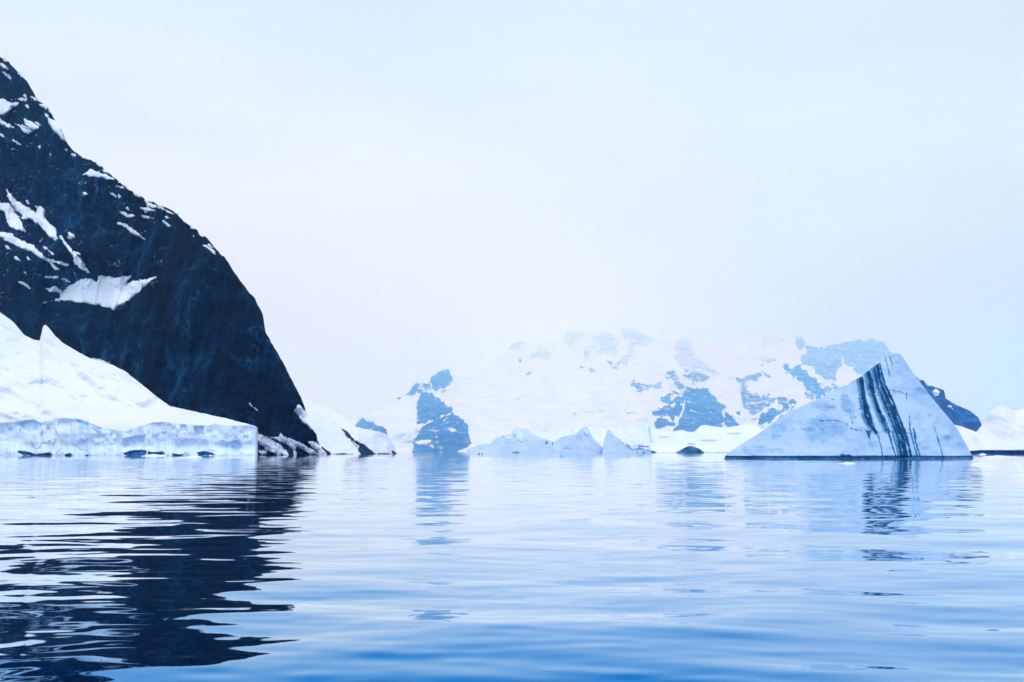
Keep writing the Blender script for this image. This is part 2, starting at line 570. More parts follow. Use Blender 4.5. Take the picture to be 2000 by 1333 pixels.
# ------------------------------------------------------------------ sea
def build_sea():
    rng = np.random.default_rng(11)
    # direction fan: dense in front, coarse elsewhere
    a = np.concatenate([np.linspace(-180, -48, 34)[:-1], np.linspace(-48, 48, 520), np.linspace(48, 180, 34)[1:-1]])
    a = np.radians(a)
    r = [0.6]
    while r[-1] < 700:
        r.append(r[-1] * (1.0 + (0.0062 if r[-1] > 5 else 0.05)))
    r = np.array(r)
    nA, nR = len(a), len(r)
    Rg = np.repeat(r[None], nA, 0)
    Ag = np.repeat(a[:, None], nR, 1)
    Xg, Yg = np.sin(Ag) * Rg, np.cos(Ag) * Rg
    Z = np.zeros_like(Xg)
    dr = Rg * 0.0062
    # a calm sea of low crossing ripples, mostly running towards the boat
    for k in range(84):
        lam = 0.30 * (9.0 / 0.30) ** rng.random()
        th = rng.normal(0, 0.42) + (0.25 if k % 3 else -0.5)
        kk = 2 * math.pi / lam
        slope = 0.0068 * (lam / 2.0) ** 0.18
        amp = slope / kk
        fade = 1 - smooth(0.22, 0.45, dr / lam)
        ph = rng.random() * 6.283
        wx = Xg + 0.35 * lam * np.sin(Yg / (lam * 5.3) + ph)
        env = 0.55 + 0.45 * np.sin((Xg * math.cos(th * 3) + Yg * 0.6) / (lam * 4.1) + ph * 2)
        near = 0.58 + 0.5 * (1 - smooth(12, 45, Rg))      # the boat's own stir dies away outwards
        Z += amp * fade * near * env * np.sin(kk * (wx * math.sin(th) + Yg * math.cos(th)) + ph)
    V = np.stack([Xg, Yg, Z], -1)
    # out to the edge of the modelled sea
    hx, y0, y1 = 14800.0, -1900.0, 40300.0
    dx, dy = np.sin(a), np.cos(a)
    lim = np.minimum(hx / np.maximum(np.abs(dx), 1e-9), np.where(dy > 0, y1 / np.maximum(dy, 1e-9), y0 / np.minimum(dy, -1e-9)))
    outer = []
    for f in (0.12, 0.3, 0.6, 1.0):
        rr = r[-1] + (lim - r[-1]) * f
        outer.append(np.stack([dx * rr, dy * rr, 0 * rr], -1)[:, None])
    V = np.concatenate([V] + outer, 1)
    nR = V.shape[1]
    F = grid_faces(nA, nR)
    j = np.arange(nR - 1)
    wrap = np.stack([(nA - 1) * nR + j, j, j + 1, (nA - 1) * nR + j + 1], -1)
    F = np.concatenate([F, wrap])
    inner = np.arange(nA) * nR
    nV = nA * nR
    V = np.concatenate([V.reshape(-1, 3), [[0, 0, 0]]])
    k = np.arange(nA)
    fan = np.stack([inner[k], inner[(k + 1) % nA], np.full(nA, nV), np.full(nA, nV)], -1)
    me_f = np.concatenate([F])
    o = link_mesh('water', V[:-1], me_f, None, base=np.zeros(3))
    # close the small disc under the boat
    import bmesh
    bm = bmesh.new()
    bm.from_mesh(o.data)
    bm.verts.ensure_lookup_table()
    bm.faces.new([bm.verts[i] for i in inner[::-1]])
    bm.normal_update()
    bm.to_mesh(o.data)
    bm.free()

    m, t, out_ = mat_new('sea_water')
    geo = N(t, 'ShaderNodeNewGeometry')

    def slope_noise(sx, sy, scale, detail, amp, rough=0.5):
        mpn = N(t, 'ShaderNodeMapping')
        mpn.inputs['Scale'].default_value = (sx, sy, 1)
        t.links.new(geo.outputs['Position'], mpn.inputs[0])
        n = N(t, 'ShaderNodeTexNoise', noise_dimensions='2D')
        n.inputs['Scale'].default_value = scale
        n.inputs['Detail'].default_value = detail
        n.inputs['Roughness'].default_value = rough
        n.inputs['Distortion'].default_value = 0.3
        t.links.new(mpn.outputs[0], n.inputs['Vector'])
        s = N(t, 'ShaderNodeVectorMath', operation='SUBTRACT')
        t.links.new(n.outputs['Color'], s.inputs[0])
        s.inputs[1].default_value = (0.5, 0.5, 0.5)
        q = N(t, 'ShaderNodeVectorMath', operation='MULTIPLY')
        t.links.new(s.outputs[0], q.inputs[0])
        q.inputs[1].default_value = (amp * 0.45, amp, 0)
        return q.outputs[0]

    s1 = slope_noise(0.32, 1.0, 0.60, 4, 0.036)
    s2 = slope_noise(0.36, 1.0, 2.6, 3, 0.020)
    sm = N(t, 'ShaderNodeVectorMath', operation='ADD')
    t.links.new(s1, sm.inputs[0])
    t.links.new(s2, sm.inputs[1])
    # calmer and breezier lanes
    ln = N(t, 'ShaderNodeTexNoise', noise_dimensions='2D')
    lm = N(t, 'ShaderNodeMapping')
    lm.inputs['Scale'].default_value = (0.008, 0.03, 1)
    t.links.new(geo.outputs['Position'], lm.inputs[0])
    t.links.new(lm.outputs[0], ln.inputs['Vector'])
    ln.inputs['Scale'].default_value = 1.0
    ln.inputs['Detail'].default_value = 3
    lr = N(t, 'ShaderNodeMapRange')
    lr.inputs['From Min'].default_value = 0.35
    lr.inputs['From Max'].default_value = 0.65
    lr.inputs['To Min'].default_value = 0.45
    lr.inputs['To Max'].default_value = 1.25
    t.links.new(ln.outputs[0], lr.inputs['Value'])
    sl = N(t, 'ShaderNodeVectorMath', operation='SCALE')
    t.links.new(sm.outputs[0], sl.inputs[0])
    t.links.new(lr.outputs[0], sl.inputs['Scale'])
    an = N(t, 'ShaderNodeVectorMath', operation='ADD')
    t.links.new(geo.outputs['Normal'], an.inputs[0])
    t.links.new(sl.outputs[0], an.inputs[1])
    nn = N(t, 'ShaderNodeVectorMath', operation='NORMALIZE')
    t.links.new(an.outputs[0], nn.inputs[0])
    nrm = nn.outputs[0]
    # mirror-like at a glancing angle, deep blue when looked into
    lw = N(t, 'ShaderNodeLayerWeight')
    lw.inputs['Blend'].default_value = 0.5
    t.links.new(nrm, lw.inputs['Normal'])
    # Schlick-like, per colour: F0 + (1-F0) * facing^n ; red is lost first
    cc = N(t, 'ShaderNodeCombineColor')
    for ch, f0, ex in (('Red', 0.0, 0.705), ('Green', 0.02, 0.62), ('Blue', 0.17, 0.49)):
        pw = N(t, 'ShaderNodeMapRange', interpolation_type='SMOOTHSTEP')
        pw.inputs['From Min'].default_value = ex
        pw.inputs['From Max'].default_value = 1.0
        t.links.new(lw.outputs['Facing'], pw.inputs['Value'])
        ma = N(t, 'ShaderNodeMath', operation='MULTIPLY_ADD')
        t.links.new(pw.outputs[0], ma.inputs[0])
        ma.inputs[1].default_value = 1 - f0
        ma.inputs[2].default_value = f0
        t.links.new(ma.outputs[0], cc.inputs[ch])
    refl = cc.outputs[0]
    g = N(t, 'ShaderNodeBsdfGlossy')
    g.inputs['Roughness'].default_value = 0.03
    t.links.new(refl, g.inputs['Color'])
    t.links.new(nrm, g.inputs['Normal'])
    df = N(t, 'ShaderNodeBsdfDiffuse')
    df.inputs['Color'].default_value = (0.0, 0.0008, 0.003, 1)
    adds = N(t, 'ShaderNodeAddShader')
    t.links.new(g.outputs[0], adds.inputs[0])
    t.links.new(df.outputs[0], adds.inputs[1])
    t.links.new(adds.outputs[0], out_.inputs['Surface'])
    o.data.materials.append(m)
    tag(o, 'calm deep blue sea with low ripples mirroring the ice and rock', None, None, 'structure')


build_sea()


# ------------------------------------------------------------------ dark mountain on the left
def n_cliff(px, py, D):
    big = fbm(px / 150, py / 190, 2, 3, 0.5, True) * 22
    gul = fbm((px + py * 0.22) / 42, py / 150, 4, 4, 0.55, True) * 13
    fin = fbm((px + py * 0.15) / 15, py / 30, 4, 6, 0.55, True) * 4.5
    ledge = fbm(px / 60 + py / 90, (py - px * 0.55) / 22, 3, 8, 0.5, True) * 4.0
    # deep gully under the big snow patch, and the long couloir left of it
    g1 = 20 * np.exp(-((px - (226 + (py - 610) * -0.06)) / 16) ** 2) * smooth(590, 640, py)
    g2 = 16 * np.exp(-((px - 82) / 9) ** 2) * smooth(580, 620, py)
    bowl = 26 * np.exp(-(((px - 195) / 95) ** 2 + ((py - 570) / 40) ** 2))
    butt = -34 * np.exp(-((px - 400) / 110) ** 2) * smooth(420, 600, py)
    return -(big + gul + fin + ledge) + g1 + g2 + bowl + butt


CLIFF_RIDGE = [(-330, -150), (-160, -20), (-60, 60), (0, 109), (19, 126), (42, 148), (64, 177), (72, 193), (93, 209), (112, 241), (128, 273), (141, 292),
               (160, 308), (179, 313), (195, 324), (208, 337), (230, 353), (256, 372), (285, 391), (320, 404), (346, 417),
               (365, 438), (384, 449), (389, 460), (402, 462), (416, 481), (438, 503), (450, 519), (461, 535), (480, 564),
               (499, 586), (514, 615), (518, 647), (541, 686), (557, 714), (573, 746), (589, 778), (597, 801), (603, 829),
               (618, 849), (621, 864), (634, 884), (640, 893)]
cliff = Relief('mountain', CLIFF_RIDGE, [(-330, 800), (0, 770), (250, 690), (500, 600), (620, 615), (645, 618)], 2.0, M_CLIFF,
               step=2.2, rows=330, noise=n_cliff, ridge_noise=6.5, ridge_scale=12, seed=2, back=1.1, pw=1.0,
               label='steep dark rock mountain with scattered snow patches rising out of the left edge', kind='structure')

CLIFF_SNOW = [
    [(-60, 170), (-20, 182), (0, 193), (19, 199), (35, 202), (22, 212), (10, 225), (0, 222), (-50, 210)],
    [(-40, 222), (0, 233), (13, 241), (32, 250), (16, 250), (0, 243), (-40, 232)],
    [(48, 233), (64, 240), (78, 250), (61, 253), (50, 243)],
    [(40, 249), (61, 257), (56, 262), (44, 255)],
    [(89, 223), (112, 242), (130, 277), (114, 266), (99, 246)],
    [(24, 192), (53, 192), (51, 197), (28, 195)],
    [(0, 121), (16, 134), (6, 133), (0, 127)],
    [(163, 342), (178, 331), (198, 338), (222, 350), (192, 347)],
    [(221, 357), (241, 367), (227, 366)],
    [(275, 406), (301, 410), (285, 416)],
    [(284, 392), (312, 407), (288, 405)],
    [(233, 413), (265, 422), (250, 424)],
    [(274, 419), (300, 428), (281, 426)],
    [(223, 433), (246, 437), (286, 470), (262, 458), (243, 443)],
    [(12, 370), (32, 392), (58, 409), (70, 415), (77, 400), (86, 407), (90, 430), (110, 447), (110, 472), (96, 463), (80, 441), (48, 424), (24, 402)],
    [(-70, 360), (0, 398), (19, 398), (35, 423), (49, 453), (19, 443), (8, 412), (-70, 385)],
    [(-50, 440), (0, 455), (19, 455), (42, 471), (64, 478), (86, 503), (109, 510), (138, 516), (131, 519), (106, 514), (80, 505), (64, 491), (32, 479), (0, 463), (-50, 450)],
    [(118, 462), (141, 489), (152, 500), (166, 516), (175, 533), (160, 528), (147, 516), (142, 500), (128, 481)],
    [(126, 447), (150, 465), (138, 463)],
    [(83, 592), (118, 582), (117, 574), (134, 561), (157, 545), (179, 545), (192, 555), (192, 539), (230, 543), (258, 537), (247, 553),
     (272, 549), (305, 541), (282, 561), (256, 584), (224, 605), (192, 596), (154, 591), (122, 586)],
    [(34, 550), (48, 552), (65, 568), (50, 560)],
    [(88, 564), (109, 561), (118, 572), (102, 570)],
    [(90, 542), (114, 540), (112, 544)],
    [(484, 784), (503, 802), (490, 793)],
    [(574, 803), (583, 790), (598, 803), (606, 830), (617, 846), (600, 832), (588, 820)],
    [(498, 848), (512, 850), (526, 856), (545, 868), (561, 884), (563, 891), (535, 886), (520, 878), (512, 872), (503, 863), (496, 862)],
    [(548, 846), (560, 856), (575, 860), (592, 868), (606, 876), (622, 886), (640, 889), (608, 890), (592, 879), (574, 868), (582, 890), (573, 890), (572, 880), (557, 865), (530, 855), (545, 853)],
    [(604, 864), (618, 862), (625, 872), (638, 880), (640, 892), (622, 890), (618, 878), (608, 871)],
    [(506, 882), (520, 882), (522, 888), (512, 888)],
    [(180, 700), (196, 703), (214, 709), (200, 712), (186, 706)],
    [(96, 300), (104, 303), (98, 305)],
    [(70, 285), (80, 284), (78, 290)],
    [(160, 375), (172, 380), (163, 382)],
    [(230, 377), (236, 384), (232, 386)],
]
_rng = random.Random(5)
for _ in range(64):
    if _ < 30:                                   # along the skyline
        qx = _rng.uniform(5, 420)
        qy = np.interp(qx, [p[0] for p in CLIFF_RIDGE], [p[1] for p in CLIFF_RIDGE]) + abs(_rng.gauss(3, 16))
    else:                                        # among the larger drifts
        cx, cy = _rng.choice([(40, 225), (60, 240), (50, 430), (100, 470), (30, 400), (130, 500), (150, 560), (240, 415), (20, 480), (70, 520), (110, 555)])
        qx, qy = cx + _rng.gauss(0, 26), cy + _rng.gauss(0, 20)
    if qx < 2:
        continue
    ln, hh, sl = _rng.uniform(3, 11), _rng.uniform(1.2, 3.0), _rng.uniform(0.25, 0.8)
    CLIFF_SNOW.append([(qx - ln, qy - ln * sl), (qx - ln * .2, qy - hh - ln * sl * .3), (qx + ln, qy + ln * sl), (qx + ln * .1, qy + hh)])
for k, pl in enumerate(CLIFF_SNOW):
    cliff.patch('snow_patch', pl, M_SNOWP, A=2.4 if pl[0][1] < 780 else 1.3, width=1.8, rag=2.6, rag_scale=8, step=1.3, seed=k, fill=12)

# ------------------------------------------------------------------ glacier on the left: snow slope and ice front
CREST = [(-330, 806), (-60, 812), (0, 826), (30, 824), (48, 820), (66, 820), (80, 826), (100, 819), (125, 816), (150, 818), (172, 824), (195, 834), (215, 838),
         (235, 842), (255, 838), (275, 832), (300, 825), (330, 824), (352, 828), (380, 830), (405, 832), (420, 828), (445, 832), (470, 831), (490, 831), (501, 834)]
FRONT_D = [(-330, 560), (0, 535), (200, 516), (300, 508), (430, 512), (499, 520), (501, 536), (504, 600), (507, 680)]
BLUE_DENTS = [
    ([(38, 828), (50, 822), (66, 820), (78, 826), (74, 842), (58, 846), (44, 838)], 3.0, 4),
    ([(240, 858), (262, 852), (284, 850), (282, 866), (262, 872), (240, 876)], 2.6, 4),
    ([(378, 834), (398, 832), (398, 850), (380, 856)], 2.2, 4),
    ([(352, 829), (364, 830), (366, 844), (350, 843)], 1.8, 3),
    ([(448, 862), (466, 860), (474, 874), (462, 884), (448, 874)], 2.2, 4),
]
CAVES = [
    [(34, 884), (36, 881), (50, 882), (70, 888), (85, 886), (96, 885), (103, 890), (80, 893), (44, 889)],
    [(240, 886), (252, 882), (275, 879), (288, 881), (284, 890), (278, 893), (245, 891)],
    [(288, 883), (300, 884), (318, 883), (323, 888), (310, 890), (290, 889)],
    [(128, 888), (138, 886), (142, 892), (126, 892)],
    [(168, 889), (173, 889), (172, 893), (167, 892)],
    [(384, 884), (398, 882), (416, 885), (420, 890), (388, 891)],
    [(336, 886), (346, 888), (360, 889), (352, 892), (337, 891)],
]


def n_front(px, py, D):
    lump = fbm(px / 30, py / 34, 3, 21, 0.5) * 3.0
    flute = fbm(px / 6.5, py / 40, 3, 22, 0.55, True) * 0.8
    block = np.floor(fbm(px / 34, py / 60 + 4, 2, 23) * 3) * 0.8
    # a talus of fallen ice at the foot
    foot = -6.0 * smooth(868, 889, py) * (0.55 + 0.45 * fbm(px / 22, py * 0, 3, 25))
    return -(lump + flute + block) * smooth(816, 830, py) + foot


front = Relief('glacier', [(p[0], p[1]) for p in CREST[:-1]] + [(499, 833), (501, 834), (503, 836), (507, 838)], FRONT_D, 7.0, M_FRONT, step=1.6, rows=70, noise=n_front,
               ridge_noise=1.2, ridge_scale=7, seed=4, bury=6, dents=[(p, a, b) for p, a, b in BLUE_DENTS] + [(c, 3.0, 2.5) for c in CAVES],
               label='snow covered glacier ending in a low pale blue ice front at the water, left side', kind='structure')
for k, (p, a, b) in enumerate(BLUE_DENTS):
    front.patch('blue_hollow_or_shade', p, M_PALEBLUE, A=0.22, width=2.5, rag=4.0, rag_scale=7, step=1.1, seed=60 + k)
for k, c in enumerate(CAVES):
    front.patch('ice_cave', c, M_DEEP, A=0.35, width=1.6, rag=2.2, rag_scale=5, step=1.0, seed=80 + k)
CRACKS = [[(2, 840), (6, 842), (4, 848), (1, 846)], [(38, 836), (41, 836), (40, 843), (37, 842)], [(78, 826), (82, 827), (80, 833), (78, 832)],
          [(80, 844), (85, 842), (83, 852), (79, 854)], [(93, 828), (95, 828), (95, 838), (92, 838)], [(148, 819), (162, 820), (174, 826), (172, 831), (160, 826), (150, 823)],
          [(178, 834), (192, 842), (198, 843), (190, 845), (180, 838)], [(213, 847), (221, 844), (219, 850), (214, 851)], [(18, 836), (26, 838), (22, 842), (16, 840)],
          [(446, 860), (460, 861), (468, 868), (472, 876), (468, 872), (458, 865)], [(316, 842), (326, 842), (322, 848), (315, 846)]]
for k, c in enumerate(CRACKS):
    front.patch('crevasse', c, M_BLUE, A=0.3, width=1.0, rag=1.0, rag_scale=4, step=0.9, seed=100 + k)

TOPLINE = [(-330, 420), (-150, 520), (-60, 572), (0, 610), (26, 629), (48, 655), (66, 664), (78, 666), (83, 640), (88, 634), (95, 640), (106, 655), (122, 669), (138, 680),
           (160, 692), (179, 701), (200, 707), (224, 715), (243, 725), (272, 747), (307, 776), (333, 794), (384, 805), (430, 815), (464, 823), (490, 830), (500, 833)]


def n_slope(px, py, D):
    s = fbm(px / 120 + py / 300, py / 60, 3, 31) * 14
    f = fbm((px - py * 1.6) / 60, (py + px * 0.5) / 18, 3, 33) * 5.0 + fbm((px + py) / 150, (py - px * 0.55) / 15, 3, 35, 0.5) * 3.5
    g = 10 * np.exp(-((px - (110 + (py - 690) * 0.95)) / 16) ** 2) * smooth(640, 690, py) * smooth(790, 730, py)
    return (s + f + g) * smooth(835, 800, py)


slope = Relief('snow_slope', TOPLINE, [(p[0], p[1] - 1.0) for p in FRONT_D if p[0] < 500] + [(501, 519)], [(-330, 0.75), (0, 0.58), (300, 0.50), (500, 0.4)], M_SNOW, step=3, rows=90, noise=n_slope,
               base_py=[(p[0], p[1] + 3.5) for p in CREST], ridge_noise=2.0, ridge_scale=10, seed=6, bury=160, parent=front.obj)
for k, pl in enumerate([[(76, 672), (84, 672), (82, 677), (77, 677)], [(184, 702), (198, 704), (190, 707)], [(214, 711), (226, 712), (222, 716)]]):
    slope.patch('rock_outcrop', pl, M_SHORE, A=1.6, width=1.6, rag=1.4, step=1.2, seed=120 + k)

# ------------------------------------------------------------------ snow ridge behind the mountain's foot
ridge = Relief('snow_ridge', [(540, 760), (575, 770), (594, 779), (620, 790), (642, 799), (656, 808), (668, 814), (678, 823), (687, 832), (704, 836), (728, 841), (752, 847),
                              (762, 857), (770, 871), (775, 884), (778, 890)], [(540, 800), (600, 812), (640, 824), (670, 836), (700, 852), (730, 880), (755, 920), (778, 985)], [(540, 0.5), (650, 0.42), (778, 0.5)],
               M_SNOW, step=2.2, rows=70, seed=8, ridge_noise=0.8, back=0.5,
               noise=lambda px, py, D: fbm((px - py) / 40, (py + px * .5) / 22, 3, 41) * 6 - 16 * smooth(-22, 22, (py - 776) - (px - 600) * 0.62) * smooth(900, 800, py),
               label='smooth snow ridge sloping down to the water behind the dark mountain', kind='structure')
for k, pl in enumerate([[(668, 838), (676, 842), (684, 850), (692, 861), (709, 867), (720, 877), (730, 884), (744, 890), (706, 890), (699, 877), (702, 871), (690, 864), (678, 853)],
                        [(652, 887), (672, 886), (690, 887), (690, 891), (650, 891)], [(738, 885), (752, 886), (774, 887), (774, 891), (740, 891)], [(766, 882), (774, 884), (774, 890), (767, 888)],
                        [(628, 872), (640, 880), (648, 887), (636, 889), (628, 882)]]):
    ridge.patch('rock_outcrop', pl, M_SHORE, A=3.0, width=1.6, rag=1.6, rag_scale=6, step=1.1, seed=140 + k)
for k, pl in enumerate([[(685, 856), (694, 864), (701, 872), (698, 874), (690, 866)]]):
    ridge.patch('snow_patch', pl, M_SNOWP, A=4.6, width=1.6, rag=0.8, step=1.1, seed=150 + k)

# ------------------------------------------------------------------ far snow mountains
FAR_RIDGE = [(560, 830), (640, 824), (690, 818), (720, 806), (760, 784), (785, 774), (800, 766), (806, 756), (817, 742), (828, 750), (836, 751), (843, 736), (855, 728), (865, 722), (877, 721),
             (881, 736), (905, 728), (940, 714), (963, 704), (978, 694), (990, 686), (1001, 672), (1024, 667), (1040, 674), (1057, 672), (1075, 668), (1084, 668), (1095, 664), (1102, 658), (1111, 646),
             (1138, 649), (1154, 658), (1166, 655), (1179, 648), (1199, 655), (1215, 639), (1233, 641), (1251, 651), (1273, 660), (1294, 667), (1314, 672),
             (1327, 662), (1336, 660), (1351, 668), (1360, 684), (1387, 682), (1429, 674), (1455, 664), (1473, 660), (1513, 660), (1540, 665), (1553, 658),
             (1567, 659), (1578, 676), (1590, 679), (1614, 677), (1639, 671), (1670, 666), (1697, 662), (1724, 666), (1739, 687), (1752, 706), (1790, 738), (1840, 790), (1880, 826), (1960, 850)]


def n_far(px, py, D):
    k = (D / 3500.0)
    a = fbm(px / 110, py / 55, 3, 51, 0.5) * 260
    b = fbm((px + py) / 30, py / 16, 4, 53, 0.55, True) * 45
    c = fbm(px / 40, py / 9, 3, 55, 0.5) * 14
    return (a + b + c) * k * smooth(886, 862, py)


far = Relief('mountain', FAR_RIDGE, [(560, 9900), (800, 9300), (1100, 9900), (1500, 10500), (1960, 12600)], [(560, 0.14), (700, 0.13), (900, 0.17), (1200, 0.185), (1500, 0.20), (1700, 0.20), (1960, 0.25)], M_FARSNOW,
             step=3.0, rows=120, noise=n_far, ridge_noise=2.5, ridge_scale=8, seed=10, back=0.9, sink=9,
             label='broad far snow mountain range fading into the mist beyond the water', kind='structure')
FAR_ROCK = [
    [(816, 787), (824, 768), (843, 769), (862, 782), (877, 794), (884, 805), (858, 812), (836, 822), (826, 829), (817, 827), (816, 804)],
    [(884, 811), (896, 816), (913, 830), (914, 850), (920, 865), (906, 876), (890, 888), (806, 888), (807, 862), (819, 842), (834, 830), (855, 818)],
    [(692, 834), (704, 817), (714, 816), (721, 822), (730, 821), (735, 829), (747, 833), (754, 841), (754, 850), (692, 846)],
    [(804, 757), (817, 742), (824, 750), (836, 754), (830, 758), (818, 760), (812, 768), (800, 770)], [(842, 735), (865, 722), (878, 721), (882, 741), (872, 750), (860, 754), (848, 758), (840, 748)], [(778, 778), (790, 772), (798, 768), (786, 776)],
    [(818, 760), (826, 762), (820, 767)], [(848, 758), (854, 757), (852, 762)],
    [(1334, 791), (1337, 766), (1341, 752), (1349, 755), (1362, 760), (1374, 760), (1391, 770), (1404, 785), (1412, 797), (1414, 834), (1400, 850), (1311, 850), (1313, 840), (1320, 829), (1328, 812)],
    [(1418, 804), (1429, 812), (1436, 822), (1441, 832), (1436, 846), (1418, 846), (1417, 830)],
    [(1294, 779), (1310, 776), (1328, 776), (1331, 800), (1324, 812), (1313, 815), (1304, 811), (1290, 814), (1278, 812), (1277, 806), (1288, 802), (1297, 796), (1304, 788)],
    [(1279, 825), (1288, 818), (1301, 823), (1312, 826), (1300, 831), (1290, 833)],
    [(1443, 745), (1454, 744), (1458, 762), (1477, 772), (1492, 787), (1488, 800), (1471, 808), (1458, 796), (1450, 781), (1448, 765)],
    [(1484, 826), (1486, 810), (1498, 804), (1510, 800), (1516, 806), (1510, 816), (1500, 830), (1490, 834)], [(1508, 798), (1528, 804), (1524, 812), (1512, 814)],
    [(1486, 773), (1511, 776), (1513, 787), (1500, 790)], [(1518, 775), (1534, 774), (1538, 786), (1522, 786)], [(1528, 794), (1540, 790), (1548, 796), (1536, 799)], [(1546, 789), (1556, 792), (1552, 798)],
    [(1561, 697), (1576, 682), (1601, 678), (1639, 671), (1640, 700), (1631, 740), (1614, 739), (1595, 728), (1584, 712), (1568, 706)],
    [(1640, 672), (1670, 666), (1697, 662), (1724, 666), (1739, 687), (1756, 712), (1740, 740), (1700, 735), (1676, 730), (1668, 718), (1652, 708), (1642, 694)],
    [(1532, 714), (1544, 717), (1566, 720), (1575, 734), (1597, 749), (1608, 762), (1611, 772), (1595, 777), (1580, 762), (1565, 744), (1551, 733), (1536, 727)],
    [(1574, 768), (1584, 766), (1590, 776), (1577, 784)], [(1617, 759), (1628, 753), (1637, 754), (1636, 762), (1622, 763)],
    [(1312, 682), (1322, 670), (1334, 661), (1353, 671), (1355, 700), (1374, 705), (1387, 721), (1412, 728), (1398, 733), (1376, 720), (1360, 726), (1338, 720), (1324, 706)],
    [(1338, 734), (1355, 730), (1370, 728), (1384, 737), (1368, 742), (1355, 744)], [(1302, 728), (1318, 727), (1328, 748), (1336, 756), (1330, 762), (1322, 748), (1312, 738)],
    [(1218, 746), (1237, 749), (1264, 753), (1289, 749), (1284, 755), (1269, 757), (1256, 765), (1233, 756)],
    [(1472, 660), (1500, 660), (1530, 660), (1524, 671), (1500, 671), (1492, 684), (1486, 670)], [(1552, 658), (1568, 660), (1582, 678), (1564, 682), (1556, 672)],
    [(1110, 647), (1141, 651), (1135, 664), (1122, 670), (1111, 678), (1106, 666)], [(1156, 658), (1179, 648), (1199, 657), (1202, 690), (1181, 688), (1166, 670)],
    [(1212, 642), (1233, 641), (1251, 651), (1276, 664), (1262, 678), (1244, 678), (1234, 690), (1222, 709), (1214, 709), (1224, 688), (1236, 668), (1216, 664)],
    [(1040, 697), (1056, 684), (1075, 684), (1088, 696), (1070, 700)], [(990, 680), (1001, 672), (1022, 668), (1021, 686), (1004, 688)], [(1200, 720), (1208, 702), (1214, 706), (1206, 720)],
    [(1010, 716), (1016, 706), (1018, 718), (1013, 724)], [(1140, 684), (1152, 678), (1156, 696), (1144, 700)], [(1486, 700), (1500, 702), (1494, 706)],
    [(1456, 738), (1470, 732), (1490, 731), (1474, 738), (1458, 743)],
]
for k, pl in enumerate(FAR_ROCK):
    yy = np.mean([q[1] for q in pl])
    far.patch('rock_face', pl, M_HAZED if (yy < 712 and pl[0][0] < 1545) else (M_HAZED2 if yy < 792 and pl[0][0] > 1000 and len(pl) < 11 or yy < 735 else M_FARROCK), A=None, width=2.2, rag=5.0 if k < 3 else 8.0, rag_scale=13, step=1.4, relief=30, seed=200 + k)
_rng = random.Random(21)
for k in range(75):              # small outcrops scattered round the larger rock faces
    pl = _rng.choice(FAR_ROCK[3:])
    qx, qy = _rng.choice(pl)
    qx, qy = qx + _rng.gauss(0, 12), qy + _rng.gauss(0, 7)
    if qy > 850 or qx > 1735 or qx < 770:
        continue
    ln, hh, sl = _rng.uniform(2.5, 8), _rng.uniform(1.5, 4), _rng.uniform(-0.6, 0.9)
    far.patch('rock_face', [(qx - ln, qy - ln * sl), (qx, qy - hh), (qx + ln, qy + ln * sl), (qx - ln * .2, qy + hh)], M_HAZED if qy < 705 else (M_HAZED2 if qy < 780 else M_FARROCK),
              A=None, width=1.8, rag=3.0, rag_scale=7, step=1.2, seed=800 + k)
FAR_SNOWP = [[(812, 862), (830, 858), (845, 858), (840, 866), (822, 870), (810, 868)], [(871, 837), (884, 836), (895, 843), (884, 846)], [(846, 851), (858, 852), (852, 856)],
             [(838, 871), (850, 871), (846, 876)], [(1332, 800), (1336, 776), (1339, 776), (1337, 802), (1330, 816), (1320, 836), (1316, 836), (1326, 814)],
             [(1346, 800), (1354, 799), (1352, 805)], [(1308, 792), (1318, 784), (1322, 790), (1314, 800)], [(862, 822), (872, 818), (870, 824)], [(890, 822), (898, 824), (892, 828)],
             [(1464, 786), (1474, 784), (1478, 790), (1468, 792)], [(1500, 782), (1508, 781), (1506, 785)]]
for k, pl in enumerate(FAR_SNOWP):
    far.patch('snow_patch', pl, M_FARSNOW, A=100, width=1.8, rag=1.6, step=1.2, seed=260 + k)

# low snow shelf at the foot of the far range
shelf = Relief('snow_shelf', [(1262, 838), (1274, 839), (1290, 842), (1311, 844), (1328, 840), (1345, 844), (1356, 844), (1362, 838), (1368, 832), (1376, 830), (1391, 833), (1414, 836),
                              (1440, 832), (1465, 830), (1490, 838), (1540, 846), (1620, 856), (1700, 862)], [(1262, 2050), (1400, 1950), (1700, 2050)], 0.16, M_FARSNOW, step=2.5, rows=50,
               noise=lambda px, py, D: fbm(px / 60, py / 14, 3, 71) * 60 * smooth(886, 872, py), ridge_noise=0.6, seed=12, back=0.3,
               label='low smooth white snow shelf below the far rock domes', kind='structure')
shelf.patch('rock_outcrop', [(1262, 884), (1274, 881), (1284, 885), (1280, 890), (1262, 890)], M_HEAD, A=8, width=1.4, rag=1.0, step=1.0, seed=301)
shelf.patch('rock_outcrop', [(1372, 884.6), (1400, 884.4), (1424, 884.6), (1470, 884.6), (1470, 889), (1372, 889)], M_HEAD, A=8, width=1.0, rag=0.5, step=1.0, seed=302)
shelf.patch('rock_outcrop', [(1286, 884.6), (1318, 884.6), (1318, 889), (1286, 889)], M_HEAD, A=8, width=1.0, rag=0.5, step=1.0, seed=303)

# ------------------------------------------------------------------ ice cliffs in the middle distance
def n_mid(seed, amp):
    return lambda px, py, D: -(fbm(px / 14, py / 10, 4, seed, 0.6) * amp + fbm(px / 5, py / 18, 3, seed + 2, 0.6, True) * amp * 0.35) * smooth(889, 880, py)


